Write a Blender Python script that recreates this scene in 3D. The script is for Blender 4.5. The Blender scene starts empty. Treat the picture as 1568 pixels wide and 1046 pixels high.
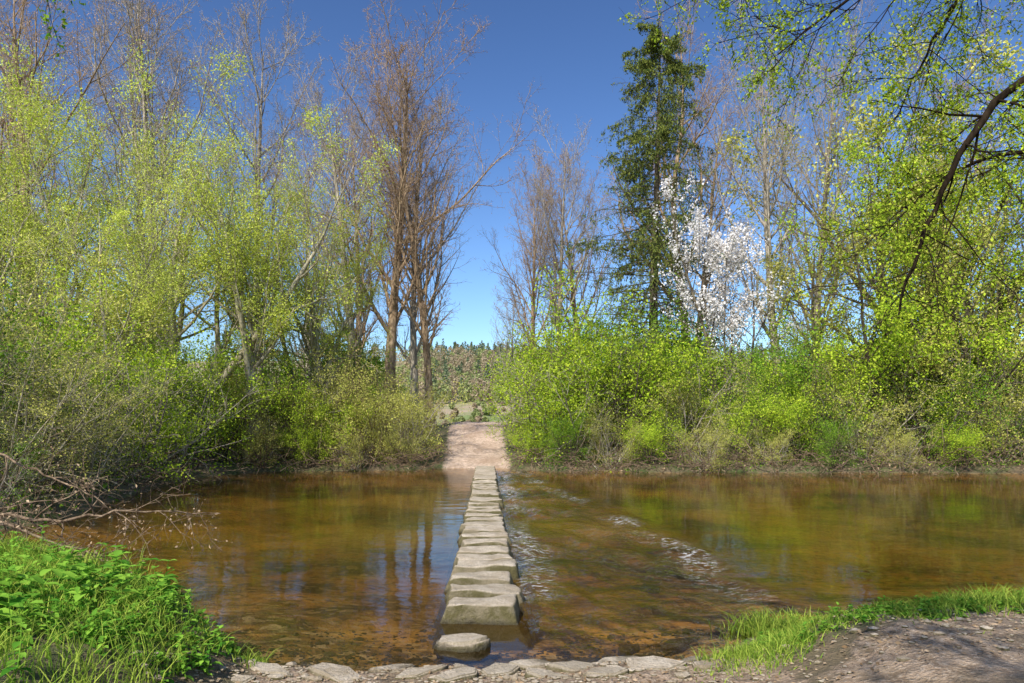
import bpy, bmesh, math, random
import numpy as np
from mathutils import Vector, noise as mnoise
S=bpy.context.scene
def norm(v): return v/np.maximum(np.linalg.norm(v,axis=-1,keepdims=True),1e-9)
def sstep(a,b,x):
    t=np.clip((x-a)/(b-a),0,1); return t*t*(3-2*t)
# ------------------------------------------------------------ mesh builder
class MB:
    def __init__(s): s.v=[];s.f=[];s.n=0
    def add(s,v,f,mat=0,smooth=True):
        v=np.asarray(v,dtype=np.float32).reshape(-1,3); f=np.asarray(f,dtype=np.int64)
        s.v.append(v); s.f.append((f+s.n,mat,smooth)); s.n+=len(v)
    def mesh(s,name,mats,attrs=None):
        me=bpy.data.meshes.new(name)
        V=np.concatenate(s.v); me.vertices.add(len(V)); me.vertices.foreach_set("co",V.ravel())
        li=np.concatenate([f.ravel() for f,_,_ in s.f]).astype(np.int32)
        tot=np.concatenate([np.full(len(f),f.shape[1]) for f,_,_ in s.f]).astype(np.int32)
        st=np.concatenate([[0],np.cumsum(tot)[:-1]]).astype(np.int32)
        me.loops.add(len(li)); me.loops.foreach_set("vertex_index",li)
        me.polygons.add(len(tot)); me.polygons.foreach_set("loop_start",st)
        me.polygons.foreach_set("material_index",np.concatenate([np.full(len(f),m) for f,m,_ in s.f]).astype(np.int32))
        me.polygons.foreach_set("use_smooth",np.concatenate([np.full(len(f),sm) for f,_,sm in s.f]).astype(bool))
        me.update(calc_edges=True)
        for m in mats: me.materials.append(m)
        if attrs:
            for k,a in attrs.items():
                at=me.attributes.new(k,'FLOAT','POINT'); at.data.foreach_set("value",np.asarray(a,dtype=np.float32))
        return me
def obj(name,me,loc=(0,0,0),rz=0,sc=1,tilt=(0,0)):
    o=bpy.data.objects.new(name,me); S.collection.objects.link(o)
    o.location=loc; o.rotation_euler=(tilt[0],tilt[1],rz)
    o.scale=(sc,sc,sc) if np.isscalar(sc) else sc
    return o
# ------------------------------------------------------------ materials
def nm(name):
    m=bpy.data.materials.new(name); m.use_nodes=True; nt=m.node_tree; nt.nodes.clear()
    return m,nt,nt.nodes,nt.links
def mixc(ns,ls,fac,a,b,bt='MIX'):
    n=ns.new('ShaderNodeMix'); n.data_type='RGBA'; n.blend_type=bt
    for sock,val in ((n.inputs[0],fac),(n.inputs[6],a),(n.inputs[7],b)):
        if isinstance(val,bpy.types.NodeSocket): ls.new(val,sock)
        elif isinstance(val,(int,float)): sock.default_value=val
        else: sock.default_value=(*val,1) if len(val)==3 else val
    return n.outputs[2]
def mth(ns,ls,op,a,b=0.0,clamp=False):
    n=ns.new('ShaderNodeMath'); n.operation=op; n.use_clamp=clamp
    for i,val in enumerate((a,b)):
        if isinstance(val,bpy.types.NodeSocket): ls.new(val,n.inputs[i])
        else: n.inputs[i].default_value=val
    return n.outputs[0]
def mrange(ns,ls,v,a,b,c=0,d=1):
    n=ns.new('ShaderNodeMapRange'); ls.new(v,n.inputs[0])
    for i,x in enumerate((a,b,c,d)): n.inputs[i+1].default_value=x
    return n.outputs[0]
def noise(ns,ls,vec,scale,detail=4,rough=.55):
    n=ns.new('ShaderNodeTexNoise'); n.inputs['Scale'].default_value=scale; n.inputs['Detail'].default_value=detail; n.inputs['Roughness'].default_value=rough
    if vec is not None: ls.new(vec,n.inputs['Vector'])
    return n.outputs[0]
def leafmat(name,c1,c2,trans=.35,ov=.22):
    m,nt,ns,ls=nm(name)
    g=ns.new('ShaderNodeNewGeometry'); oi=ns.new('ShaderNodeObjectInfo')
    c=mixc(ns,ls,g.outputs['Random Per Island'],c1,c2)
    r=mrange(ns,ls,oi.outputs['Random'],0,1,1-ov,1+ov)
    cc=ns.new('ShaderNodeVectorMath'); cc.operation='SCALE'; ls.new(c,cc.inputs[0]); ls.new(r,cc.inputs['Scale'])
    d=ns.new('ShaderNodeBsdfDiffuse'); t=ns.new('ShaderNodeBsdfTranslucent')
    ls.new(cc.outputs[0],d.inputs[0]); ls.new(cc.outputs[0],t.inputs[0])
    mx=ns.new('ShaderNodeMixShader'); mx.inputs[0].default_value=trans; ls.new(d.outputs[0],mx.inputs[1]); ls.new(t.outputs[0],mx.inputs[2])
    o=ns.new('ShaderNodeOutputMaterial'); ls.new(mx.outputs[0],o.inputs[0]); return m
def bark(name,c1,c2,scale=3):
    m,nt,ns,ls=nm(name)
    tc=ns.new('ShaderNodeTexCoord'); mp=ns.new('ShaderNodeMapping'); mp.inputs['Scale'].default_value=(4,4,1); ls.new(tc.outputs['Object'],mp.inputs[0])
    nz=noise(ns,ls,mp.outputs[0],scale,3,.65)
    c=mixc(ns,ls,mrange(ns,ls,nz,.35,.65),c1,c2)
    b=ns.new('ShaderNodeBsdfDiffuse'); ls.new(c,b.inputs[0])
    o=ns.new('ShaderNodeOutputMaterial'); ls.new(b.outputs[0],o.inputs[0]); return m
M_barkR=bark("bark_reddish",(.15,.10,.06),(.48,.35,.22))
M_barkG=bark("bark_grey",(.16,.135,.10),(.54,.47,.36))
M_barkD=bark("bark_dark",(.06,.05,.035),(.18,.15,.10))
M_barkN=bark("bark_near",(.012,.009,.006),(.04,.028,.018))
M_barkY=bark("bark_willow",(.20,.17,.09),(.54,.48,.34))
M_dry=bark("dry_wood",(.08,.055,.035),(.32,.23,.15))
L_lime=leafmat("leaf_lime",(.17,.32,.015),(.66,.78,.07),.32)
L_yel=leafmat("leaf_willow",(.38,.48,.05),(.82,.86,.17),.35)
L_oliv=leafmat("leaf_olive",(.28,.31,.05),(.68,.64,.17),.3)
L_grn=leafmat("leaf_green",(.06,.17,.012),(.30,.46,.045),.3)
L_spr=leafmat("needles",(.03,.06,.018),(.24,.27,.055),.12,.1)
L_wht=leafmat("blossom",(.80,.75,.70),(.93,.90,.87),.3,.03)
L_dry=leafmat("dry_leaf",(.22,.14,.07),(.60,.44,.28),.2)
L_bud=leafmat("buds",(.42,.26,.16),(.66,.46,.32),.3)
L_grass=leafmat("grass_blade",(.10,.22,.02),(.52,.62,.10),.35)
L_nettle=leafmat("herb_leaf",(.06,.20,.02),(.30,.52,.06),.3)
# ------------------------------------------------------------ tree tools
def tube(mb,P,R,sides,mat=0):
    n,K,_=P.shape
    T=np.gradient(P,axis=1); T=norm(T)
    mz=np.abs(norm(P[:,-1]-P[:,0])[:,2])
    ref=np.where((mz>.75)[:,None],np.array([[1.,0.1,0]]),np.array([[0,0.1,1.]]))[:,None,:]
    U=norm(np.cross(T,ref)); V=np.cross(T,U)
    a=np.arange(sides)/sides*2*np.pi
    W=P[:,:,None,:]+R[:,:,None,None]*(np.cos(a)[None,None,:,None]*U[:,:,None,:]+np.sin(a)[None,None,:,None]*V[:,:,None,:])
    idx=np.arange(n*K*sides).reshape(n,K,sides)
    A=idx[:,:-1]; B=idx[:,1:]
    q=np.stack([A,np.roll(A,-1,2),np.roll(B,-1,2),B],-1).reshape(-1,4)
    mb.add(W,q,mat)
def grow(rng,st,d,L,K,wander,up):
    n=len(st); P=np.zeros((n,K+1,3)); P[:,0]=st; d=norm(d.copy())
    for k in range(K):
        d=norm(d+wander*rng.normal(size=(n,3))+np.array([0,0,up]))
        P[:,k+1]=P[:,k]+d*(L/K)[:,None]
    return P
def spawn(rng,P,R,L,lv):
    n,K,_=P.shape; m=lv['n']
    t=(np.arange(m)[None]+rng.random((n,m)))/m*(lv['t1']-lv['t0'])+lv['t0']
    x=t*(K-1); i=np.clip(x.astype(int),0,K-2); f=(x-i)[...,None]
    ar=np.arange(n)[:,None]
    p=P[ar,i]*(1-f)+P[ar,i+1]*f; tan=norm(P[ar,i+1]-P[ar,i])
    r=R[ar,i]*(1-f[...,0])+R[ar,i+1]*f[...,0]
    phi=np.arange(m)[None]*2.4+rng.random((n,1))*6.28+rng.normal(size=(n,m))*.4
    rx=rng.normal(size=(n,1,3)); u=norm(np.cross(tan,rx)); v=np.cross(tan,u)
    a=np.radians(rng.uniform(lv['a0'],lv['a1'],(n,m)))[...,None]
    d=np.cos(a)*tan+np.sin(a)*(np.cos(phi)[...,None]*u+np.sin(phi)[...,None]*v)
    l=L[:,None]*lv['len'](t)*rng.uniform(.65,1.25,(n,m))
    rr=np.maximum(np.minimum(r*lv['rr'],r*.9),lv['rmin'])
    K2=lv['K']
    P2=grow(rng,p.reshape(-1,3),d.reshape(-1,3),l.ravel(),K2,lv['w'],lv['up'])
    tt=np.linspace(0,1,K2+1)[None]
    R2=rr.ravel()[:,None]*(1-tt*.8); R2=np.maximum(R2,lv['rmin']*.6)
    return P2,R2,l.ravel()
def clump(c,s,ph):
    q=c/s+ph
    return np.sin(q[...,0]+1.3*np.sin(q[...,1]*.8))*np.sin(q[...,1]+1.1*np.sin(q[...,2]*.9))+.6*np.sin(q[...,2]*1.1+np.sin(q[...,0]*1.2)+1)
def leaves(rng,mb,P,lf):
    n,K,_=P.shape; m=lf['n']
    t=rng.uniform(lf['t0'],lf['t1'],(n,m)); x=t*(K-1); i=np.clip(x.astype(int),0,K-2); f=(x-i)[...,None]; ar=np.arange(n)[:,None]
    c=P[ar,i]*(1-f)+P[ar,i+1]*f
    c=c+rng.normal(size=c.shape)*lf['jit']
    keep=(rng.random((n,1))<lf.get('keep',1.))&np.ones((n,m),bool)
    if lf.get('cl'):
        keep&=rng.random((n,m))<np.clip(.55+.7*clump(c,lf['cl'],rng.random()*9),.05,1)
    c=c[keep]; q=len(c)
    s=(lf['size']*rng.uniform(.6,1.3,q))[:,None]
    a=norm(rng.normal(size=(q,3))+np.array([0,0,lf.get('dz',0)])); b=norm(np.cross(a,rng.normal(size=(q,3))))
    nn=np.cross(a,b); w=s*lf['asp']
    V=np.stack([c-a*s*.5,c+b*w*.5-a*s*.05+nn*w*.12,c+a*s*.5,c-b*w*.5-a*s*.05+nn*w*.12],1)
    mb.add(V,np.arange(q*4).reshape(-1,4),lf['mat'],False)
def tree(name,seed,starts,dirs,lens,rads,tw,tup,levels,lfs,mats,K0=14,sides=(8,5,4,3,3),flare=True):
    rng=np.random.default_rng(seed); mb=MB()
    st=np.array(starts,float); L=np.array(lens,float)
    P=grow(rng,st,np.array(dirs,float),L,K0,tw,tup)
    t=np.linspace(0,1,K0+1)[None]
    R=np.array(rads,float)[:,None]*((1-t*.93))
    if flare: R=R*(1+.6*np.exp(-t*22))
    tube(mb,P,R,sides[0])
    allP=[P]
    for k,lv in enumerate(levels):
        P,R,L=spawn(rng,P,R,L,lv)
        tube(mb,P,R,sides[min(k+1,len(sides)-1)],lv.get('mat',0)); allP.append(P)
    for lf in lfs: leaves(rng,mb,allP[lf['lv']],lf)
    return mb.mesh(name,mats)
def LV(n,t0,t1,a0,a1,ln,rr,K=5,w=.12,up=.05,rmin=.004,mat=0):
    if not callable(ln):
        c=ln; ln=lambda t,c=c: c*(1.1-.5*t)
    return dict(n=n,t0=t0,t1=t1,a0=a0,a1=a1,len=ln,rr=rr,K=K,w=w,up=up,rmin=rmin,mat=mat)
def LF(lv,n,size,asp=.5,jit=.1,t0=.1,t1=1,mat=1,keep=1.,dz=0,cl=0): return dict(lv=lv,n=n,size=size,asp=asp,jit=jit,t0=t0,t1=t1,mat=mat,keep=keep,dz=dz,cl=cl)
bare=[]
for s,(mt,wd) in enumerate([(M_barkR,.50),(M_barkG,.40),(M_barkR,.46),(M_barkG,.46)]):
    prof=lambda t,wd=wd: wd*(1.04-.58*t)*(.5+.5*sstep(.15,.42,t))
    bare.append(tree("bare_tree_mesh%d"%s,100+s,[(0,0,0)],[(0.02,0,1)],[15.8],[.25],.035,.06,
      [LV(26,.2,.98,28,56,prof,.52,9,.09,.12,.022),
       LV(9,.2,.98,22,50,.42,.58,6,.13,.08,.012),
       LV(6,.15,1,25,55,.48,.6,4,.14,.06,.008),
       LV(4,.15,1,25,60,.55,.7,2,.15,.05,.0055)],
      [LF(4,2,.05,.6,.04)] if s%2==0 else [LF(4,1,.05,.6,.04)],[mt,L_bud]))
big=tree("big_bare_mesh",120,[(0,0,0),(.1,.1,0)],[(0.05,0,1),(.25,.1,1)],[21,18],[.34,.27],.05,.05,
      [LV(18,.3,.97,30,65,lambda t:.44*(1.1-.7*t),.55,9,.15,.08,.03),
       LV(8,.15,.98,25,55,.42,.55,6,.16,.07,.014),
       LV(6,.15,1,25,55,.48,.6,4,.16,.05,.009),
       LV(4,.15,1,25,60,.55,.7,2,.15,.04,.0062)],[LF(4,2,.055,.6,.03)],[M_barkR,L_bud])
will=[]
for s in range(3):
    rg=np.random.default_rng(30+s); nS=5
    will.append(tree("willow_mesh%d"%s,200+s,[(rg.normal()*.3,rg.normal()*.3,0) for _ in range(nS)],
       [(np.clip(rg.normal()*.24,-.35,.35),np.clip(rg.normal()*.24,-.35,.35),1) for _ in range(nS)],list(rg.uniform(8.0,10.2,nS)),list(rg.uniform(.12,.19,nS)),.07,.05,
       [LV(10,.3,.98,25,58,lambda t:.33*(1.15-.45*t),.55,7,.13,.08,.015),
        LV(7,.25,1,25,60,.42,.55,5,.15,.08,.008),
        LV(5,.2,1,25,60,.55,.6,2,.16,.0,.005)],
       [LF(3,32,.075,.45,.15,.0,1.,cl=1.15),LF(2,8,.075,.45,.12,.5,1,cl=1.15)],[M_barkY,L_yel]))
green=[]
for s,lm in enumerate([L_lime,L_oliv]):
    rg=np.random.default_rng(50+s); nS=4
    green.append(tree("green_mesh%d"%s,300+s,[(rg.normal()*.3,rg.normal()*.3,0) for _ in range(nS)],
       [(rg.normal()*.25,rg.normal()*.25,1) for _ in range(nS)],list(rg.uniform(8.5,11,nS)),list(rg.uniform(.12,.2,nS)),.09,.05,
       [LV(12,.12,.97,35,70,lambda t:.34*(1.2-.65*t),.5,7,.14,.05,.015),
        LV(7,.2,1,25,60,.42,.55,5,.15,.05,.008),
        LV(5,.2,1,25,60,.55,.6,2,.16,.0,.005)],
       [LF(3,20,.10,.6,.16,.0,1.,cl=.9),LF(2,5,.10,.6,.12,.3,1,cl=.9)],[M_barkD,lm]))
shr=[]
for s,(lm,bm,nl) in enumerate([(L_lime,M_barkD,10),(L_lime,M_barkG,9),(L_oliv,M_barkG,7),(L_grn,M_barkD,9),(L_oliv,M_dry,5)]):
    rg=np.random.default_rng(70+s); nS=14
    az=rg.uniform(0,6.28,nS); lean=rg.uniform(.1,.9,nS)
    shr.append(tree("shrub_mesh%d"%s,400+s,[(.25*math.cos(a),.25*math.sin(a),-.1) for a in az],
       [(l*math.cos(a),l*math.sin(a),1) for a,l in zip(az,lean)],list(rg.uniform(2.6,4.6,nS)),list(rg.uniform(.022,.05,nS)),.10,.0,
       [LV(9,.08,.98,30,70,lambda t:.42*(1.15-.6*t),.55,5,.16,.02,.007),
        LV(6,.15,1,25,65,.50,.6,3,.18,.0,.0045)],
       [LF(2,nl*2+9,.074,.6,.12,.0,1.,cl=.55),LF(1,8,.074,.6,.09,.2,1,cl=.55)],[bm,lm],K0=9,sides=(5,4,3)))
nearb=[]
for s,(lm,bm,nl) in enumerate([(L_grn,M_barkG,18),(L_oliv,M_barkY,14)]):
    rg=np.random.default_rng(90+s); nS=15
    az=rg.uniform(0,6.28,nS); lean=rg.uniform(.1,.8,nS)
    nearb.append(tree("near_shrub_mesh%d"%s,450+s,[(.35*math.cos(a),.35*math.sin(a),-.1) for a in az],
       [(l*math.cos(a),l*math.sin(a),1) for a,l in zip(az,lean)],list(rg.uniform(3.0,5.6,nS)),list(rg.uniform(.02,.05,nS)),.10,.0,
       [LV(11,.05,.98,30,75,lambda t:.36*(1.15-.6*t),.5,6,.18,.02,.006),
        LV(7,.1,1,25,70,.50,.6,3,.2,.0,.0035)],
       [LF(2,nl,.055,.55,.07,.0,1.,cl=.45),LF(1,12,.055,.55,.06,.1,1,cl=.45)],[bm,lm],K0=10,sides=(6,4,3)))
spruce=tree("spruce_mesh",500,[(0,0,0)],[(0,0,1)],[21],[.30],.008,.03,
   [LV(190,.14,.99,72,106,lambda t:.245*np.clip(1.05-t,0.03,1)**.5,.22,8,.07,-.03,.014),
    LV(16,.15,1,45,95,lambda t:.32*(1.2-.7*t),.5,4,.10,-.5,.006)],
   [LF(2,28,.17,.30,.06,.0,1.,1,.95,-1.3,.9),LF(1,24,.17,.30,.09,.1,1.,dz=-.4)],[M_barkD,L_spr],K0=20)
rg=np.random.default_rng(9)
cd=np.array([(rg.normal()*.15,rg.normal()*.12,0) for _ in range(5)]); cd-=cd.mean(0); cd[:,2]=1
cherry=tree("cherry_mesh",510,[(rg.normal()*.15,rg.normal()*.15,0) for _ in range(5)],cd,[10.5,9.8,9,8,8.5],[.11,.09,.08,.07,.07],.04,.07,
   [LV(15,.36,.97,28,62,lambda t:.29*(1.35-.98*t),.5,6,.10,.10,.012),
    LV(8,.1,1,25,60,.42,.55,4,.14,.05,.007)],
   [LF(2,26,.10,.85,.08,.0,1.,cl=.5),LF(1,22,.10,.85,.08,.2,1)],[M_barkD,L_wht])
# ------------------------------------------------------------ terrain
poly=np.array([(-60,9.5),(-9,8.5),(-5.3,7.2),(-3.6,6.3),(-2.55,5.6),(-2.0,5.0),(-1.2,4.85),(0,4.9),(1.0,5.0),(1.6,5.2),(2.1,5.6),(3.0,6.0),(4.5,6.3),(7,6.4),(14,6),(70,-4),
 (90,28),(30,25),(18,24.4),(10,24.8),(3,25.2),(0,26),(-.3,27.2),(-2.6,27.2),(-4,26),(-8.8,25.2),(-10.3,21.5),(-9.2,16),(-8.2,12),(-8.6,10.8),(-12,11),(-60,14)],float)
def sdist(x,y):
    p=np.stack([x,y],-1).reshape(-1,2); d=np.full(len(p),1e9); ins=np.zeros(len(p),bool); n=len(poly)
    for i in range(n):
        a=poly[i]; b=poly[(i+1)%n]; e=b-a; w=p-a
        t=np.clip((w@e)/(e@e),0,1)[:,None]; d=np.minimum(d,np.linalg.norm(w-t*e,axis=1))
        c=(a[1]>p[:,1])!=(b[1]>p[:,1])
        with np.errstate(divide='ignore',invalid='ignore'):
            xi=(b[0]-a[0])*(p[:,1]-a[1])/(b[1]-a[1])+a[0]
        ins^=c&(p[:,0]<xi)
    return np.where(ins,-d,d).reshape(x.shape)
def vn(x,y,s,seed=0):
    x=x*s+seed*17.3; y=y*s+seed*9.1; i=np.floor(x); j=np.floor(y); f=x-i; g=y-j; f=f*f*(3-2*f); g=g*g*(3-2*g)
    h=lambda a,b: np.modf(np.abs(np.sin(a*127.1+b*311.7)*43758.5453))[0]
    return (h(i,j)*(1-f)+h(i+1,j)*f)*(1-g)+(h(i,j+1)*(1-f)+h(i+1,j+1)*f)*g-.5
def pathx(y): return -1.4-.055*(y-27)
def Hf(x,y):
    x=np.asarray(x,float); y=np.asarray(y,float)
    j=vn(x,y,1.7,3)*.25+vn(x,y,5,4)*.09+np.where(y>20,vn(x,y,.5,61)*1.0,0)
    sd=sdist(x,y)+np.where(np.abs(x+1.4)<1.6,0,j)
    lw=1-sstep(-2.5,-1.7,x); rw=sstep(1.0,2.6,x)
    near=lw*(.46*sstep(-.02,.35,sd)+.06*sd)+rw*(.28*sstep(0,.6,sd)+.2*sstep(.3,1.8,sd)+.10*vn(x,y,1.6,77)*sstep(.2,.8,sd))+(1-lw-rw)*(.05*sstep(0,.25,sd)+.08*sd)
    near=np.minimum(near,.7)
    far=.22*sstep(0,.4,sd)+1.45*sstep(0,9,sd)
    pw=np.exp(-((x-pathx(y))/1.8)**4)
    pz=.03+1.70*sstep(26.6,37,y)+.12*sstep(26.8,28.5,y)+vn(x,y,1.3,71)*.14*sstep(27,29,y)
    far=far*(1-pw)+pz*pw
    far=far-1.0*sstep(38,52,y)+5*sstep(60,140,y)+17*sstep(120,250,y+.15*np.abs(x))+3*vn(x,y,.02,5)*sstep(100,180,y)
    f=sstep(9,12,y)
    land=near*(1-f)+far*f+vn(x,y,3,1)*.04+vn(x,y,9,2)*.015
    bed=-np.minimum(.75,.04+(-sd)*.16)+vn(x,y,1.1,6)*.12*sstep(0,1.5,-sd)
    bed=np.maximum(bed,-.9)
    return np.where(sd>0,land,np.minimum(bed,-.015))
def axis(cuts):
    return np.concatenate([np.arange(a,b,s) for a,b,s in cuts]+[[cuts[-1][1]]])
gx=axis([(-900,-200,50),(-200,-60,8),(-60,-14,1.2),(-14,-7,.3),(-7,7,.07),(7,16,.3),(16,60,1.2),(60,200,8),(200,900,50)])
gy=axis([(-60,0,4),(0,3,.4),(3,8,.06),(8,12,.15),(12,40,.25),(40,80,2),(80,300,8),(300,1500,60)])
X,Y=np.meshgrid(gx,gy,indexing='ij'); Z=Hf(X,Y); SD=sdist(X,Y)
def gridmesh(name,X,Y,Z,mats,attrs):
    mb=MB(); nx,ny=X.shape; idx=np.arange(nx*ny).reshape(nx,ny)
    q=np.stack([idx[:-1,:-1],idx[1:,:-1],idx[1:,1:],idx[:-1,1:]],-1).reshape(-1,4)
    mb.add(np.stack([X,Y,Z],-1),q,0); return mb.mesh(name,mats,attrs)
path=np.exp(-((X-pathx(Y))/1.4)**6)*sstep(26.0,27,Y)*(1-sstep(46,60,Y))
dirt=(1-sstep(8,10,Y))*np.maximum(sstep(-1.9,-1.6,X)*(1-sstep(1.5,2.0,X)), sstep(1.3,2.2,X)*sstep(.8,1.4,SD))
m,nt,ns,ls=nm("ground")
g=ns.new('ShaderNodeNewGeometry'); pos=g.outputs['Position']
sep=ns.new('ShaderNodeSeparateXYZ'); ls.new(pos,sep.inputs[0]); sn=ns.new('ShaderNodeSeparateXYZ'); ls.new(g.outputs['Normal'],sn.inputs[0])
def attr(n): a=ns.new('ShaderNodeAttribute'); a.attribute_name=n; return a.outputs['Fac']
n1=noise(ns,ls,pos,.8,5,.6); n2=noise(ns,ls,pos,7,5,.65); n3=noise(ns,ls,pos,40,3,.6)
grassy=mixc(ns,ls,mrange(ns,ls,n1,.4,.6),(.07,.10,.02),(.16,.12,.065))
grassy=mixc(ns,ls,mrange(ns,ls,n2,.5,.7),grassy,(.24,.17,.10))
farcol=mixc(ns,ls,mrange(ns,ls,noise(ns,ls,pos,.09,6,.65),.42,.58),(.22,.27,.08),(.44,.33,.21))
grassy=mixc(ns,ls,mrange(ns,ls,sep.outputs[1],38,60),grassy,farcol)
soil=mixc(ns,ls,mrange(ns,ls,n2,.35,.65),(.19,.125,.072),(.46,.33,.22))
soil=mixc(ns,ls,mrange(ns,ls,n3,.5,.75),soil,(.58,.46,.34))
soil=mixc(ns,ls,mrange(ns,ls,noise(ns,ls,pos,2.2,4,.6),.5,.62,0,.6),soil,(.15,.11,.06))
sand=mixc(ns,ls,mrange(ns,ls,n2,.38,.62),(.72,.55,.42),(.44,.31,.22))
sand=mixc(ns,ls,mrange(ns,ls,n1,.48,.64,0,.7),sand,(.40,.27,.18))
steep=mrange(ns,ls,sn.outputs[2],.55,.85,1,0)
c=mixc(ns,ls,mth(ns,ls,'MULTIPLY',steep,mrange(ns,ls,sep.outputs[1],12,14,1,0)),grassy,(.13,.095,.06))
dm=mrange(ns,ls,mth(ns,ls,'ADD',attr('dirt'),mrange(ns,ls,n2,.3,.7,-.3,.3)),.35,.65)
c=mixc(ns,ls,dm,c,soil)
pm=mrange(ns,ls,mth(ns,ls,'ADD',attr('path'),mrange(ns,ls,n2,.3,.7,-.3,.3)),.35,.6)
c=mixc(ns,ls,pm,c,sand)
vo=ns.new('ShaderNodeTexVoronoi'); vo.inputs['Scale'].default_value=9; ls.new(pos,vo.inputs['Vector'])
vsep=ns.new('ShaderNodeSeparateColor'); ls.new(vo.outputs['Color'],vsep.inputs[0])
bed=mixc(ns,ls,mrange(ns,ls,n1,.40,.60),(.10,.06,.015),(.68,.38,.09))
bed=mixc(ns,ls,mrange(ns,ls,vsep.outputs[0],.6,1,0,.75),bed,(.58,.44,.24))
bed=mixc(ns,ls,mrange(ns,ls,n2,.50,.66,0,.85),bed,(.06,.042,.015))
under=mrange(ns,ls,sep.outputs[2],-.03,.015,1,0)
c=mixc(ns,ls,under,c,bed)
b=ns.new('ShaderNodeBsdfPrincipled'); b.inputs['Roughness'].default_value=.9; ls.new(c,b.inputs['Base Color'])
bp=ns.new('ShaderNodeBump'); bp.inputs['Strength'].default_value=1.0; bp.inputs['Distance'].default_value=.07
hh=mth(ns,ls,'ADD',n2,mth(ns,ls,'MULTIPLY',n3,.5)); ls.new(hh,bp.inputs['Height']); ls.new(bp.outputs[0],b.inputs['Normal'])
o=ns.new('ShaderNodeOutputMaterial'); ls.new(b.outputs[0],o.inputs[0]); M_ground=m
obj("ground",gridmesh("ground",X,Y,Z,[M_ground],{'path':path.ravel(),'dirt':dirt.ravel()}))
# ------------------------------------------------------------ water (real ripples on a fine grid below the stones)
def stonex(y): return -.27-.0378*(y-6.1)
wx=axis([(-60,-12,3),(-12,-.8,.2),(-.8,4.8,.045),(4.8,14,.2),(14,90,4)]); wy=axis([(-4,4,2),(4,18,.05),(18,28,.08)])
WX,WY=np.meshgrid(wx,wy,indexing='ij'); depth=np.clip(-Hf(WX,WY),0,2)
dx=WX-stonex(WY)
edge=1.1+.09*np.clip(27-WY,0,30)+.6*vn(WX,WY,.4,41)
rip=sstep(.25,.45,dx)*(1-sstep(edge*.85,edge*1.25,dx))*(1-sstep(25.5,27,WY))*sstep(4.8,6,WY)
pat=np.clip(.85+1.3*vn(WX,WY,.8,42),0.1,1)
rip=rip*pat
band=np.exp(-((dx-edge)/.25)**2)*(1-sstep(24.5,26,WY))*sstep(5.2,7,WY)*np.clip(.7+1.6*vn(WX,WY,1.1,43),0,1)
act=np.clip(rip+band,0,1)
foam=np.clip(np.exp(-((dx-.62)/.22)**2)*np.clip(.5+1.6*vn(WX,WY,1.3,47),0,1)*sstep(6,7.5,WY)*(1-sstep(25,26.5,WY))+band*.9+rip*.25,0,1)
WZ=act*(vn(WX+.25*vn(WX,WY,2,46),WY*.7,3.0,44)*.11+vn(WX+WY*.2,WY*.7,7,45)*.05)
m,nt,ns,ls=nm("river_water")
g=ns.new('ShaderNodeNewGeometry'); pos=g.outputs['Position']
def attr(n): a=ns.new('ShaderNodeAttribute'); a.attribute_name=n; return a.outputs['Fac']
rp=attr('rip'); dp=attr('depth'); fa=attr('foam')
mp=ns.new('ShaderNodeMapping'); mp.inputs['Scale'].default_value=(1,1.6,1); mp.inputs['Rotation'].default_value=(0,0,.35); ls.new(pos,mp.inputs[0])
mq=ns.new('ShaderNodeMapping'); mq.inputs['Scale'].default_value=(1,.6,1); mq.inputs['Rotation'].default_value=(0,0,-.15); ls.new(pos,mq.inputs[0])
w1=noise(ns,ls,mp.outputs[0],1.3,2,.5); w2=noise(ns,ls,mp.outputs[0],6,3,.6); w4=noise(ns,ls,mq.outputs[0],9,3,.6)
hs=mth(ns,ls,'ADD',mth(ns,ls,'MULTIPLY',w1,.014),mth(ns,ls,'MULTIPLY',w2,.0026))
hs=mth(ns,ls,'ADD',hs,mth(ns,ls,'MULTIPLY',w4,mth(ns,ls,'MULTIPLY',rp,.10)))
bp=ns.new('ShaderNodeBump'); bp.inputs['Strength'].default_value=1; bp.inputs['Distance'].default_value=.5; ls.new(hs,bp.inputs['Height'])
k=mth(ns,ls,'MULTIPLY',dp,-1.0); murk=mth(ns,ls,'SUBTRACT',1,mth(ns,ls,'POWER',2.718,k))
ns1=noise(ns,ls,pos,.25,3,.5)
sc=mixc(ns,ls,mrange(ns,ls,ns1,.42,.58),(.042,.036,.006),(.23,.125,.016))
df=ns.new('ShaderNodeBsdfDiffuse'); ls.new(sc,df.inputs[0])
tr=ns.new('ShaderNodeBsdfTransparent'); ls.new(mixc(ns,ls,mrange(ns,ls,dp,0,.6),(1,.97,.9),(.84,.65,.32)),tr.inputs[0])
m1=ns.new('ShaderNodeMixShader'); ls.new(murk,m1.inputs[0]); ls.new(tr.outputs[0],m1.inputs[1]); ls.new(df.outputs[0],m1.inputs[2])
gl=ns.new('ShaderNodeBsdfGlossy'); gl.inputs['Roughness'].default_value=.025; ls.new(bp.outputs[0],gl.inputs['Normal'])
fr=ns.new('ShaderNodeFresnel'); fr.inputs[0].default_value=1.35; ls.new(bp.outputs[0],fr.inputs['Normal'])
m2=ns.new('ShaderNodeMixShader'); ls.new(fr.outputs[0],m2.inputs[0]); ls.new(m1.outputs[0],m2.inputs[1]); ls.new(gl.outputs[0],m2.inputs[2])
fo=ns.new('ShaderNodeBsdfDiffuse'); fo.inputs[0].default_value=(.78,.78,.75,1)
mf=ns.new('ShaderNodeMapping'); mf.inputs['Scale'].default_value=(1,2.2,1); mf.inputs['Rotation'].default_value=(0,0,.5); ls.new(pos,mf.inputs[0])
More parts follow.
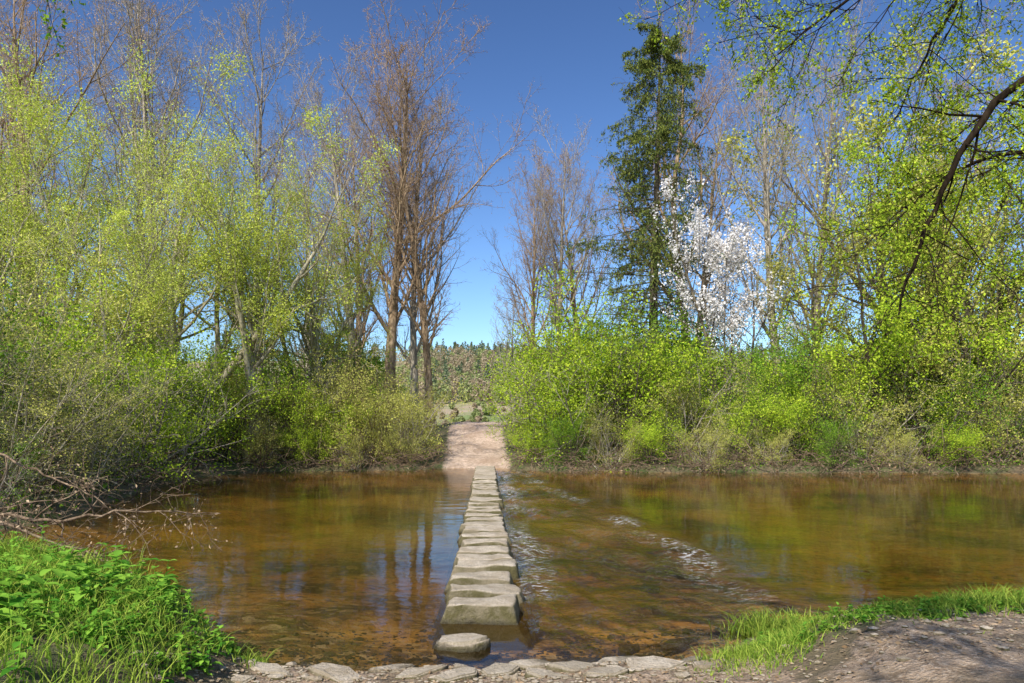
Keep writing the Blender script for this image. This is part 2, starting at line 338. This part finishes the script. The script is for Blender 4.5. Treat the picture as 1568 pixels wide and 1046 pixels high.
w3=noise(ns,ls,mf.outputs[0],8,6,.75)
fm=mth(ns,ls,'MULTIPLY',mrange(ns,ls,w3,.52,.64),mrange(ns,ls,fa,.2,.9,0,.75))
m3=ns.new('ShaderNodeMixShader'); ls.new(fm,m3.inputs[0]); ls.new(m2.outputs[0],m3.inputs[1]); ls.new(fo.outputs[0],m3.inputs[2])
o=ns.new('ShaderNodeOutputMaterial'); ls.new(m3.outputs[0],o.inputs[0])
obj("river_water",gridmesh("river_water",WX,WY,WZ,[m],{'rip':act.ravel(),'depth':depth.ravel(),'foam':foam.ravel()}))
# ------------------------------------------------------------ stones
m,nt,ns,ls=nm("stone")
g=ns.new('ShaderNodeNewGeometry'); pos=g.outputs['Position']; oi=ns.new('ShaderNodeObjectInfo')
sn=ns.new('ShaderNodeSeparateXYZ'); ls.new(g.outputs['Normal'],sn.inputs[0]); sp=ns.new('ShaderNodeSeparateXYZ'); ls.new(pos,sp.inputs[0])
n1=noise(ns,ls,pos,5,5,.65); n2=noise(ns,ls,pos,45,4,.7)
c=mixc(ns,ls,mrange(ns,ls,n1,.38,.62),(.42,.33,.22),(.68,.57,.43)); c=mixc(ns,ls,mrange(ns,ls,n2,.45,.7,0,.6),c,(.27,.21,.14))
c=mixc(ns,ls,mrange(ns,ls,oi.outputs['Random'],0,1,0,.4),c,(.36,.30,.21))
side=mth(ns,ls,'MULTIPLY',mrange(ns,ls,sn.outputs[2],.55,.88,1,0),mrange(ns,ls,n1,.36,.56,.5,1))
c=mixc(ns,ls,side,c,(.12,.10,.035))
wet=mrange(ns,ls,mth(ns,ls,'ADD',sp.outputs[2],mrange(ns,ls,n1,.3,.7,-.03,.03)),.0,.055,1,0); c=mixc(ns,ls,wet,c,(.05,.04,.016))
b=ns.new('ShaderNodeBsdfPrincipled'); ls.new(mrange(ns,ls,wet,0,1,.85,.35),b.inputs['Roughness']); ls.new(c,b.inputs['Base Color'])
bp=ns.new('ShaderNodeBump'); bp.inputs['Strength'].default_value=.9; bp.inputs['Distance'].default_value=.03; ls.new(mth(ns,ls,'ADD',n1,n2),bp.inputs['Height']); ls.new(bp.outputs[0],b.inputs['Normal'])
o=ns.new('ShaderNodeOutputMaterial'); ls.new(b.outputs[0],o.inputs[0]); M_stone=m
random.seed(4)
def block(name,x,y,zt,zb,wt,wb,dt,db,rz=0,bev=.035,amp=.02,seed=0):
    bm=bmesh.new(); bmesh.ops.create_cube(bm,size=1)
    for v in bm.verts:
        if v.co.z>0: v.co.x*=wt; v.co.y*=dt; v.co.z=zt
        else: v.co.x*=wb; v.co.y*=db; v.co.z=zb
    bmesh.ops.bevel(bm,geom=bm.edges[:],offset=bev,segments=3,affect='EDGES',profile=.6)
    bmesh.ops.subdivide_edges(bm,edges=[e for e in bm.edges if e.calc_length()>.12],cuts=5,use_grid_fill=True)
    for v in bm.verts:
        q=v.co*3.2+Vector((seed*3.1,seed*1.7,0)); d=mnoise.noise_vector(q)*amp+mnoise.noise_vector(q*4)*amp*.5
        v.co+=Vector((d.x,d.y,d.z*.8))
    me=bpy.data.meshes.new(name); bm.to_mesh(me); bm.free()
    me.polygons.foreach_set("use_smooth",[True]*len(me.polygons)); me.materials.append(M_stone)
    return obj(name,me,(x,y,0),rz)
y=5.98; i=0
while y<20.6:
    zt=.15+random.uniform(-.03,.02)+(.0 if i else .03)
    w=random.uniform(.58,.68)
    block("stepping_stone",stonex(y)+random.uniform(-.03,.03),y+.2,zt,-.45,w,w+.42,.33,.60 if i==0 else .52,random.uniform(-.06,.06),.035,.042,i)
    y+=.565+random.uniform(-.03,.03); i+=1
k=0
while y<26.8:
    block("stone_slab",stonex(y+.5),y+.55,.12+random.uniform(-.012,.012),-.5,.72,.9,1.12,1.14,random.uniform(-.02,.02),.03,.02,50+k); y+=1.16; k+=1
def flat_rock(x,y,z,rx,ry,h,rz,seed,name="flat_rock",n=6,soft=.3):
    rg=random.Random(seed); bm=bmesh.new(); vs=[]
    for i in range(n):
        a=i/n*6.283+rg.uniform(-.35,.35); r=rg.uniform(.75,1.15)
        vs.append(bm.verts.new((math.cos(a)*r*rx,math.sin(a)*r*ry,0)))
    f=bm.faces.new(vs); ex=bmesh.ops.extrude_face_region(bm,geom=[f])
    tx,ty=rg.uniform(-.1,.1),rg.uniform(-.1,.1)
    for v in ex['geom']:
        if isinstance(v,bmesh.types.BMVert): v.co.x*=.94; v.co.y*=.94; v.co.z+=h+tx*v.co.x+ty*v.co.y
    bmesh.ops.recalc_face_normals(bm,faces=bm.faces[:])
    bmesh.ops.bevel(bm,geom=bm.edges[:],offset=min(h,.05)*soft,segments=2,affect='EDGES')
    bmesh.ops.triangulate(bm,faces=[f for f in bm.faces if len(f.verts)>4])
    bmesh.ops.subdivide_edges(bm,edges=[e for e in bm.edges if e.calc_length()>.08],cuts=3)
    for v in bm.verts:
        d=mnoise.noise_vector(v.co*7+Vector((seed,0,0)))*.012; v.co+=d
    me=bpy.data.meshes.new(name); bm.to_mesh(me); bm.free(); me.materials.append(M_stone)
    me.polygons.foreach_set("use_smooth",[abs(p.normal.z)<.8 for p in me.polygons])
    obj(name,me,(x,y,z),rz)
flat_rock(-.43,5.42,-.08,.27,.2,.14,.1,1,"stepping_stone",9,.6)
rocks=[(-1.66,4.64,.30,.12),(-1.16,4.58,.27,.14),(-.84,4.80,.18,.09),(-.62,4.56,.22,.11),(-.10,4.66,.19,.10),(.16,4.90,.21,.10),(.44,4.74,.22,.12),(.47,5.08,.22,.08),(.80,4.97,.24,.12),(1.02,5.24,.2,.08),(.97,4.70,.27,.13),(.62,4.54,.18,.1),(1.30,4.98,.16,.09),(.22,4.52,.2,.08),(-.36,4.46,.17,.08),(1.38,5.66,.26,.07),(1.5,7.5,.16,.1),(.93,5.46,.14,.05),(-1.75,4.40,.14,.08),(1.34,4.72,.12,.08),(-.35,4.82,.1,.06)]
for i,(x,y,rx,ry) in enumerate(rocks):
    z=max(float(Hf(x,y)),-.05)-.035
    flat_rock(x,y,z,rx,ry,.055+.008*(i%3),random.uniform(-.7,.7),10+i,n=4+i%3,soft=.2)
rng=np.random.default_rng(11)
bm=bmesh.new(); bmesh.ops.create_icosphere(bm,subdivisions=1,radius=1); bv=np.array([v.co[:] for v in bm.verts]); bf=np.array([[v.index for v in f.verts] for f in bm.faces]); bm.free()
n=9000; px=rng.uniform(-2.2,4.8,n); py=rng.uniform(3.9,6.8,n); s=rng.uniform(.005,.017,n)*np.where(rng.random(n)<.08,2.4,1)
pz=Hf(px,py); hmask=((py<5.7)&(px<1.4))|(rng.random(n)<.25); px,py,pz,s=px[hmask],py[hmask],pz[hmask],s[hmask]; n=len(px)
sc3=np.stack([s*rng.uniform(.8,1.8,n),s*rng.uniform(.8,1.3,n),s*.6],-1)
V=bv[None]*sc3[:,None]*rng.uniform(.8,1.2,(n,12,1))+np.stack([px,py,pz+s*.2],-1)[:,None]
mb=MB(); mb.add(V,(bf[None]+np.arange(n)[:,None,None]*12).reshape(-1,3),0,False); obj("pebbles",mb.mesh("pebbles",[M_stone]))
# ------------------------------------------------------------ tree placement
rnd=random.Random(5)
def put(name,me,x,y,H,base,rz=None,tilt=(0,0),wide=1.0):
    z=float(Hf(x,y))-.08; s=H/base
    return obj(name,me,(x,y,z),rnd.uniform(0,6.28) if rz is None else rz,(s*wide,s*wide,s),tilt)
for x,y,H,k,wd,tl in [(-22.4,32,25,0,1,0),(-26,37,25,1,1,0),(-17.2,34,26,1,1.0,0),(-14.5,39,26,3,.95,0),(-20.5,39,26,3,1,0),
     (-7.8,34,19.5,1,1.0,-.05),(-6.05,34,22.4,0,1.1,0),(-4.1,34.5,20.6,2,.85,.02),(-5.4,37.5,20.5,3,1.0,0),(-8.8,39,19.5,0,1.0,0),(-11.6,39,18.5,3,.9,0),
     (1.4,40,18,2,.8,0),(2.9,40,20,1,.85,0),(4.6,42,19,2,.9,.02),(0.2,54,14,1,.9,0),
     (13.4,34,22.5,1,.9,.02),(16.8,38,24,3,.9,0),(26,40,24,0,1.0,0)]:
    put("bare_tree",bare[k],x,y,H*.97,19.0,tilt=(0,tl),wide=wd)
put("bare_tree",big,10.9,42,29,24,rz=.3,wide=.85)
for x,y,H,k in [(-15.6,24,12,0),(-13.0,26.0,12.6,1),(-10.0,26,12.6,2),(-8.1,28.5,11.2,0),(-18.5,23,11,1),(-12.4,21.5,8.5,2)]:
    put("willow_tree",will[k],x,y,H,10.5)
put("spruce_tree",spruce,7.4,36,21,21,wide=1.05)
put("cherry_tree",cherry,9.35,29.2,11.6,10.8,rz=0)
for x,y,H,k in [(14.6,29.5,10.5,1),(16.2,28,12.3,0),(18.9,26.8,13.4,1),(19.6,33,19,1),(21,30,15.5,0),(23.5,28,14,0)]:
    put("green_tree",green[k],x,y,H,11.3)
for x,y,H,k in [(1.5,28.3,4.4,0),(.9,30,3.4,1),(2.6,27.6,5.0,1),(3.2,29.3,6.6,0),(4.6,28,5.6,0),(5.4,30,5.6,3),(6.6,27.4,3.8,2),(7.8,29.0,4.0,1),(9.0,26.6,3.2,0),(10.2,27.4,3.0,3),(11.2,26.6,3.6,0),(12.4,28,4.8,3),(13.6,26.4,3.8,2),(14.6,27.6,5.2,0),(15.8,26.2,4.2,3),(17,27.4,5,1),(18.4,26,4.2,2),(19.8,26.8,4.5,3),(22,26.6,4.8,0),
     (3.8,25.9,2.4,2),(5.4,25.7,2.2,0),(7.2,25.4,2.0,2),(12.0,25.0,1.9,3),(16.5,24.9,2.0,0),(2.3,26.0,2.0,3),(1.0,26.6,1.8,0),(9.6,25.3,1.8,2),(14.2,25.0,1.7,2),(19.0,25.0,2.0,3),(11.8,31,4.8,1),(6.4,33,6,3)]:
    put("shrub",shr[k],x,y,H,4)
for x,y,H,k in [(-4.4,27.8,3.3,2),(-5.4,27.2,3.5,4),(-6.5,27.2,3.6,2),(-7.6,26.7,3.6,0),(-8.7,27.2,4,4),(-9.8,26.4,3.6,2),(-10.9,25.2,4.2,0),(-11.4,22.6,4.2,1),(-4.6,30,3.2,2),(-6.2,30,4.2,4),(-9,30.5,4.6,3),(-13,25,4.6,0),
     (-10.9,19.5,4.2,1),(-11.8,17,4.6,0),(-10.8,14.8,4.0,3),(-14,20,6,2),
     (-4.6,26.4,1.6,4),(-6.0,25.8,1.8,2),(-7.6,25.6,1.9,0),(-9.2,25.2,1.9,4),(-17,27,6,2),(-21,25,7,0)]:
    put("shrub",shr[k],x,y,H,4)
for x,y,H,k in [(-9.6,12.6,3.8,1),(-10.6,11.9,4.4,0),(-11,13.6,5.0,1),(-9.1,11.8,2.2,0),(-12.6,13.0,5.8,0),(-10.2,16,4.2,1),(-13.6,16,6.4,1)]:
    put("overhanging_shrub",nearb[k],x,y,H,5.2)
rng=np.random.default_rng(21)
def mass(name,pts,kinds,mats,nl=170,ls_=.8):
    mb=MB()
    for (x,y,h),k in zip(pts,kinds):
        z=float(Hf(x,y)); u=rng.random(nl)
        if k==0: r=(1-u)*h*.24+.2; zz=z+u*h
        else: r=np.sin(np.clip(u,.05,1)*3.0)*h*.42; zz=z+.02*h+u*h*.95
        a=rng.uniform(0,6.28,nl); rr=r*np.sqrt(rng.random(nl))
        c=np.stack([x+rr*np.cos(a),y+rr*np.sin(a),zz],-1)
        s=ls_*rng.uniform(.5,1.3,(nl,1)); A=norm(rng.normal(size=(nl,3))); B=norm(np.cross(A,rng.normal(size=(nl,3))))
        V=np.stack([c-A*s*.5,c+B*s*.3,c+A*s*.5,c-B*s*.3],1); mb.add(V,np.arange(nl*4).reshape(-1,4),k,False)
    obj(name,mb.mesh(name,mats))
L_far=leafmat("far_brown",(.32,.25,.15),(.52,.42,.28),.2)
L_con=leafmat("far_conifer",(.10,.14,.08),(.22,.27,.14),.1)
L_fgr=leafmat("far_green",(.22,.27,.10),(.42,.46,.18),.2)
pts=[];kd=[]
for i in range(1000):
    y=rng.uniform(125,265); x=rng.uniform(-.45,.6)*y
    if i%2==0: x=rng.uniform(-.15,.09)*y
    q=vn(np.array(x),np.array(y),.03,91)
    k=0 if (rng.random()<(.75 if y>215 else (.4 if q>.1 else .06))) else (1 if rng.random()<.45 else 2)
    pts.append((x,y,rng.uniform(4.5,7.5) if k==0 else rng.uniform(1.0,2.2)+y*.018)); kd.append(k)
for i in range(150):
    y=rng.uniform(55,125); x=rng.uniform(-.2,.12)*y; pts.append((x,y,rng.uniform(.5,1.5))); kd.append(1+i%2)
mass("distant_trees",pts,kd,[L_con,L_fgr,L_far],260,.5)
pts=[];kd=[]
for i in range(110):
    y=rng.uniform(44,75); x=rng.uniform(-.8,.85)*y
    if -.15*y-1.5<x<.04*y+1.5 : continue
    k=0 if rng.random()<.3 else (1 if rng.random()<.6 else 2); pts.append((x,y,rng.uniform(4,8))); kd.append(k)
mass("background_trees",pts,kd,[L_con,L_grn,L_oliv],900,.36)
# ------------------------------------------------------------ undergrowth
n=130000; x=rng.uniform(-24,26,n); y=rng.uniform(10,33,n); sd=sdist(x,y)
p=np.abs(x-pathx(y))>1.7+vn(x,y,1.2,81)*.9
dens=np.exp(-np.maximum(sd,0)/3.)*(vn(x,y,.9,8)+.75)
z0=Hf(x,y)
k=(z0>.0)&(p)&(rng.random(n)<dens)
x,y,sd,z0=x[k],y[k],sd[k],z0[k]; n=len(x)
z=z0+rng.random(n)**2*(.9*np.clip(.4+vn(x,y,.7,9)*1.2,.05,1))
def quads(name,x,y,z,size,asp,mats,midx,flat=0):
    c=np.stack([x,y,z],-1); q=len(c); s=(size*rng.uniform(.6,1.4,q))[:,None]
    A=norm(rng.normal(size=(q,3))*np.array([1,1,1-flat])); B=norm(np.cross(A,rng.normal(size=(q,3))*np.array([1-flat,1-flat,1])+np.array([0,0,flat*.6])))
    V=np.stack([c-A*s*.5,c+B*s*asp*.5,c+A*s*.5,c-B*s*asp*.5],1); mb=MB()
    for m_ in range(len(mats)):
        kk=midx==m_
        if kk.any(): mb.add(V[kk],np.arange(kk.sum()*4).reshape(-1,4),m_,False)
    obj(name,mb.mesh(name,mats))
mi=np.where(sd<.6,np.where(rng.random(n)<.5,2,1),np.where(rng.random(n)<.3,2,np.where(vn(x,y,.5,12)>0,0,1)))
quads("undergrowth",x,y,z,.10,.5,[L_lime,L_grn,L_dry],mi)
mb=MB(); n=3200; x=rng.uniform(-12,24,n); y=np.where(x<-8.5,rng.uniform(11,25,n),rng.uniform(24,27.4,n)); sd=sdist(x,y); k=(np.abs(sd)<.7)&(np.abs(x+1.4)>1.5); x,y=x[k],y[k]; n=len(x)
st=np.stack([x,y,np.maximum(Hf(x,y),0)+rng.uniform(.0,.6,n)],-1)
P=grow(rng,st,rng.normal(size=(n,3))*np.array([1,.6,.6])+np.array([0,-.4,.15]),rng.uniform(.4,1.6,n),5,.25,-.05)
tube(mb,P,np.repeat(rng.uniform(.005,.016,n)[:,None],6,1),3); obj("driftwood_twigs",mb.mesh("driftwood_twigs",[M_dry]))
# ------------------------------------------------------------ near details
def poly_line(pts,K=24):
    p=np.array(pts,float); t=np.linspace(0,1,len(p)); tt=np.linspace(0,1,K)
    q=np.stack([np.interp(tt,t,p[:,i]) for i in range(3)],-1)
    for _ in range(3): q[1:-1]=(q[:-2]+2*q[1:-1]+q[2:])/4
    return q
def limbs(mb,rng,lines,rads,levels,lfs,sides=8):
    P=np.stack([poly_line(l) for l in lines]); P[:,1:-1]+=rng.normal(size=P[:,1:-1].shape)*.02
    R=np.array(rads)[:,None]*np.linspace(1,.15,24)[None]; L=np.linalg.norm(np.diff(P,axis=1),axis=2).sum(1)
    tube(mb,P,R,sides); al=[P]
    for k,lv in enumerate(levels):
        P,R,L=spawn(rng,P,R,L,lv); tube(mb,P,R,[5,4,3,3][min(k,3)]); al.append(P)
    for lf in lfs: leaves(rng,mb,al[lf['lv']],lf)
rng=np.random.default_rng(33)
mb=MB()
T=(8.4,5.0)
limbs(mb,rng,[[(T[0],T[1],.2),(8.4,5,3),(8.2,5.2,6),(8.3,5.4,10)],
  [(8.3,5.1,3.8),(7.4,7,5.7),(6.2,8,6.0),(5.65,8.1,5.5),(5.2,8.2,4.7),(4.95,8.3,3.9),(4.7,8.3,3.05)],
  [(8.2,5.1,4.5),(7.2,8,7.0),(5.8,9,7.9),(4.6,9.3,7.6),(3.7,9.5,6.9)],
  [(8.2,5.2,5.5),(7,8.5,8.2),(5.4,9.5,8.9),(4,10,8.7),(3.3,10,8.2)],
  [(8.3,5.2,3.2),(7.8,8,4.8),(7.0,9.5,5.6),(6.3,10,5.4),(5.6,10.4,4.6)],
  [(8.2,5.2,6.5),(7.2,8,8.6),(6.4,9.2,8.2),(6.0,9.8,7.2),(5.6,10,6.2)]],
  [.22,.075,.06,.06,.055,.055],
  [LV(16,.25,.98,30,75,lambda t:.22*(1.15-.4*t),.4,7,.16,-.02,.008),LV(7,.15,1,25,65,.5,.6,5,.18,-.04,.005),LV(5,.2,1,25,60,.5,.6,3,.18,-.02,.003)],
  [LF(3,11,.045,.6,.035,.1,1.,1,.8),LF(2,4,.045,.6,.035,.3,1.)])
obj("overhanging_tree",mb.mesh("overhanging_tree",[M_barkN,L_lime]))
mb=MB()
limbs(mb,rng,[[(-9.2,6.2,.3),(-9.2,6.2,3),(-9.0,6.3,6),(-9,6.3,9)],
  [(-9.1,6.2,4.5),(-7.6,6.6,6.5),(-6.2,6.9,7.0),(-5.2,7,6.7),(-4.6,7,6.15)],
  [(-9.1,6.2,5.5),(-8.2,7.6,7.2),(-7.2,8.4,7.9),(-6.4,8.6,7.9),(-5.8,8.6,7.5)]],[.18,.03,.03],
  [LV(7,.5,.98,30,70,.13,.5,5,.16,-.03,.005),LV(5,.15,1,25,65,.5,.6,4,.18,-.04,.003)],[LF(2,8,.055,.7,.05,.1,1.,1,.8)])
obj("overhanging_tree",mb.mesh("overhanging_tree_b",[M_barkN,L_grn]))
mb=MB()
limbs(mb,rng,[[(-8.5,9.6,.9),(-7,9,.6),(-5.8,8.6,.5),(-4.6,8.3,.72),(-3.5,8.2,.68)],
  [(-8,9.2,.8),(-6.5,8.5,.6),(-5,7.9,.28),(-4.2,7.6,.05)],
  [(-7.8,9,.4),(-6.8,8.4,.3),(-5.6,7.9,.2),(-4.8,7.7,.05)],
  [(-8.4,10.5,1.5),(-7,9.8,1.15),(-5.9,9.5,.8),(-5.0,9.3,.3)],
  [(-7.6,9,.4),(-6.2,8.2,.35),(-5.2,7.7,.3),(-4.4,7.4,.32)]],
  [.035,.028,.025,.022,.025],
  [LV(14,.2,1,30,80,.22,.6,6,.22,-.03,.005),LV(8,.15,1,30,70,.45,.6,4,.22,-.02,.003)],
  [LF(2,2,.045,.6,.03,.3,1,1,.6)],6)
obj("fallen_branch",mb.mesh("fallen_branch",[M_dry,L_dry]))
put("green_tree",green[0],-.6,-5.2,10.5,11.3,rz=1.0); put("willow_tree",will[0],2.0,-3.4,9.5,10.5,rz=2.0)
def grass(name,x,y,h,mat,wid=.006,lean=.5):
    n=len(x); z=Hf(x,y)-.01; K=4; t=np.linspace(0,1,K)
    az=rng.uniform(0,6.28,n); ln=rng.uniform(.1,lean,n)*h
    P=np.stack([x[:,None]+np.cos(az)[:,None]*ln[:,None]*t**1.8*1.2,y[:,None]+np.sin(az)[:,None]*ln[:,None]*t**1.8*1.2,z[:,None]+h[:,None]*(t-.25*t**3)],-1)
    b=rng.uniform(0,6.28,n); W=np.stack([np.cos(b),np.sin(b),np.zeros(n)],-1)[:,None]*(wid*(1-t**1.5*.95))[None,:,None]
    V=np.stack([P-W,P+W],2).reshape(n,-1,3)
    f=np.array([[2*i,2*i+1,2*i+3,2*i+2] for i in range(K-1)])
    mb=MB(); mb.add(V,(f[None]+np.arange(n)[:,None,None]*2*K).reshape(-1,4),0); obj(name,mb.mesh(name,[mat]))
def sample(n,x0,x1,y0,y1,fn):
    x=rng.uniform(x0,x1,n); y=rng.uniform(y0,y1,n); k=rng.random(n)<fn(x,y); return x[k],y[k]
fl=lambda x,y:(sdist(x,y)>-.05)*np.clip(1.15-sdist(x,y)*.35,.3,1)*np.clip(.8+vn(x,y,2.2,14)*1.6,.03,1)*(x<-1.75-.25*(y<4.6))
x,y=sample(95000,-8,-1.7,2.6,8.6,fl); grass("grass",x,y,rng.uniform(.08,.28,len(x))*(1+vn(x,y,1.5,3)*1.1),L_grass,.004,.9)
fr_=lambda x,y:(sdist(x,y)>-.03)*np.exp(-(np.maximum(sdist(x,y)-.5-1.1*vn(x,y,1.1,22),0)/.3)**2)*np.clip(.45+vn(x,y,2.5,15)*2.8,.015,1)*sstep(1.1,1.7,x)
x,y=sample(95000,1.0,8,3.8,7,fr_); grass("grass",x,y,rng.uniform(.03,.15,len(x))*(1+vn(x,y,2.2,7)*1.4),L_grass,.0038,.9)
fs=lambda x,y:(sdist(x,y)>.1)*sstep(.05,.3,vn(x,y,1.6,31))*.8
x,y=sample(34000,1.6,8,3.4,6.4,fs); grass("grass",x,y,rng.uniform(.02,.08,len(x)),L_grass,.004,.9)
a=rng.normal(size=(420,2))*np.array([.13,.1])+np.array([2.1,5.75]); grass("grass_tuft",a[:,0],a[:,1],rng.uniform(.15,.34,420),L_grass,.006,.8)
a=rng.normal(size=(260,2))*np.array([.1,.1])+np.array([2.5,5.95]); grass("grass_tuft",a[:,0],a[:,1],rng.uniform(.12,.26,260),L_grass,.006,.8)
def herbs(name,x,y,mat,hs=(.12,.4),ls_=.07):
    n=len(x); z=Hf(x,y); h=rng.uniform(*hs,n); mb=MB()
    P=grow(rng,np.stack([x,y,z],-1),rng.normal(size=(n,3))*.18+np.array([0,0,1]),h,4,.06,.05)
    tube(mb,P,np.repeat(np.array([[.004,.0035,.003,.0025,.002]]),n,0),3,0)
    base=np.array([(0,0,0),(.3,.28,.06),(.26,.62,.03),(0,1,-.22),(-.26,.62,.03),(-.3,.28,.06),(0,.5,-.03)])
    F=np.array([[0,1,6],[1,2,6],[2,3,6],[3,4,6],[4,5,6],[5,0,6]])
    for lvl in range(5):
        t=(lvl+.8)/5*4; i=min(int(t),3); f=t-i; c=P[:,i]*(1-f)+P[:,i+1]*f
        for side in (0,np.pi,1.57) if lvl==4 else (0,np.pi):
            az=lvl*1.57+side+rng.normal(size=n)*.35; s=ls_*rng.uniform(.5,1.5,n)*(1.15-.11*lvl); tl=rng.normal(size=n)*.3+.15
            d=np.stack([np.cos(az)*np.cos(tl),np.sin(az)*np.cos(tl),np.sin(tl)],-1); r=np.stack([-np.sin(az),np.cos(az),0*az],-1); u=np.cross(d,-r)
            u=np.where(u[:,2:]<0,-u,u)
            V=c[:,None]+s[:,None,None]*(base[None,:,0:1]*r[:,None]+base[None,:,1:2]*d[:,None]+base[None,:,2:3]*u[:,None])
            mb.add(V,(F[None]+np.arange(n)[:,None,None]*7).reshape(-1,3),0)
    obj(name,mb.mesh(name,[mat]))
fh=lambda x,y:(sdist(x,y)>.15)*np.clip(sstep(-.25,.25,vn(x,y,1.1,18)+ .4*(-x-3.3)),0,1)*.8
x,y=sample(2300,-7.5,-2.3,2.5,8.2,fh); herbs("nettle_patch",x,y,L_nettle,(.1,.32),.06)
x,y=sample(90,-4.2,-2.5,3.6,5.6,lambda x,y:(sdist(x,y)>.25)*.7); herbs("broadleaf_weed",x,y,L_nettle,(.15,.3),.11)
x,y=sample(700,-2.9,-1.9,3.8,5.6,lambda x,y:(sdist(x,y)>.15)*.3); herbs("herb_patch",x,y,L_nettle,(.05,.16),.05)
x,y=sample(600,1.7,6,4.6,6.4,lambda x,y:(sdist(x,y)>.05)*(sdist(x,y)<1.2)*.8); herbs("herb_patch",x,y,L_nettle,(.03,.10),.04)
n=5200; x=rng.uniform(-2,5,n); y=rng.uniform(3.8,6.6,n); k=(sdist(x,y)>0); x,y=x[k],y[k]
quads("leaf_litter",x,y,Hf(x,y)+.012,.028,.6,[L_dry],np.zeros(len(x),int),.8)
# ------------------------------------------------------------ light, sky, camera
ts=Vector((-.45,-.85,.92)).normalized(); el=math.asin(ts.z)
sun=bpy.data.lights.new("sun",'SUN'); sun.energy=5.0; sun.angle=math.radians(.5); sun.color=(1,.955,.86)
so=bpy.data.objects.new("sun",sun); S.collection.objects.link(so); so.rotation_euler=(-ts).to_track_quat('-Z','Y').to_euler()
w=bpy.data.worlds.new("World"); S.world=w; w.use_nodes=True; nt=w.node_tree; nt.nodes.clear()
sk=nt.nodes.new('ShaderNodeTexSky'); sk.sky_type='NISHITA'; sk.sun_disc=False; sk.sun_elevation=el; sk.sun_rotation=math.atan2(ts.x,ts.y); sk.air_density=1.0; sk.dust_density=1.0; sk.ozone_density=3.0
gm=nt.nodes.new('ShaderNodeGamma'); gm.inputs[1].default_value=1.5; nt.links.new(sk.outputs[0],gm.inputs[0])
bg=nt.nodes.new('ShaderNodeBackground'); bg.inputs[1].default_value=.085; wo=nt.nodes.new('ShaderNodeOutputWorld')
nt.links.new(gm.outputs[0],bg.inputs[0]); nt.links.new(bg.outputs[0],wo.inputs[0])
cam=bpy.data.cameras.new("camera"); cam.lens=24; cam.sensor_width=36; cam.shift_y=.081; cam.clip_end=4000; cam.clip_start=.05
co=bpy.data.objects.new("camera",cam); S.collection.objects.link(co); co.location=(0,0,1.75); co.rotation_euler=(math.radians(90),0,0)
S.camera=co
S.view_settings.view_transform='Standard'; S.view_settings.look='None'; S.view_settings.exposure=0
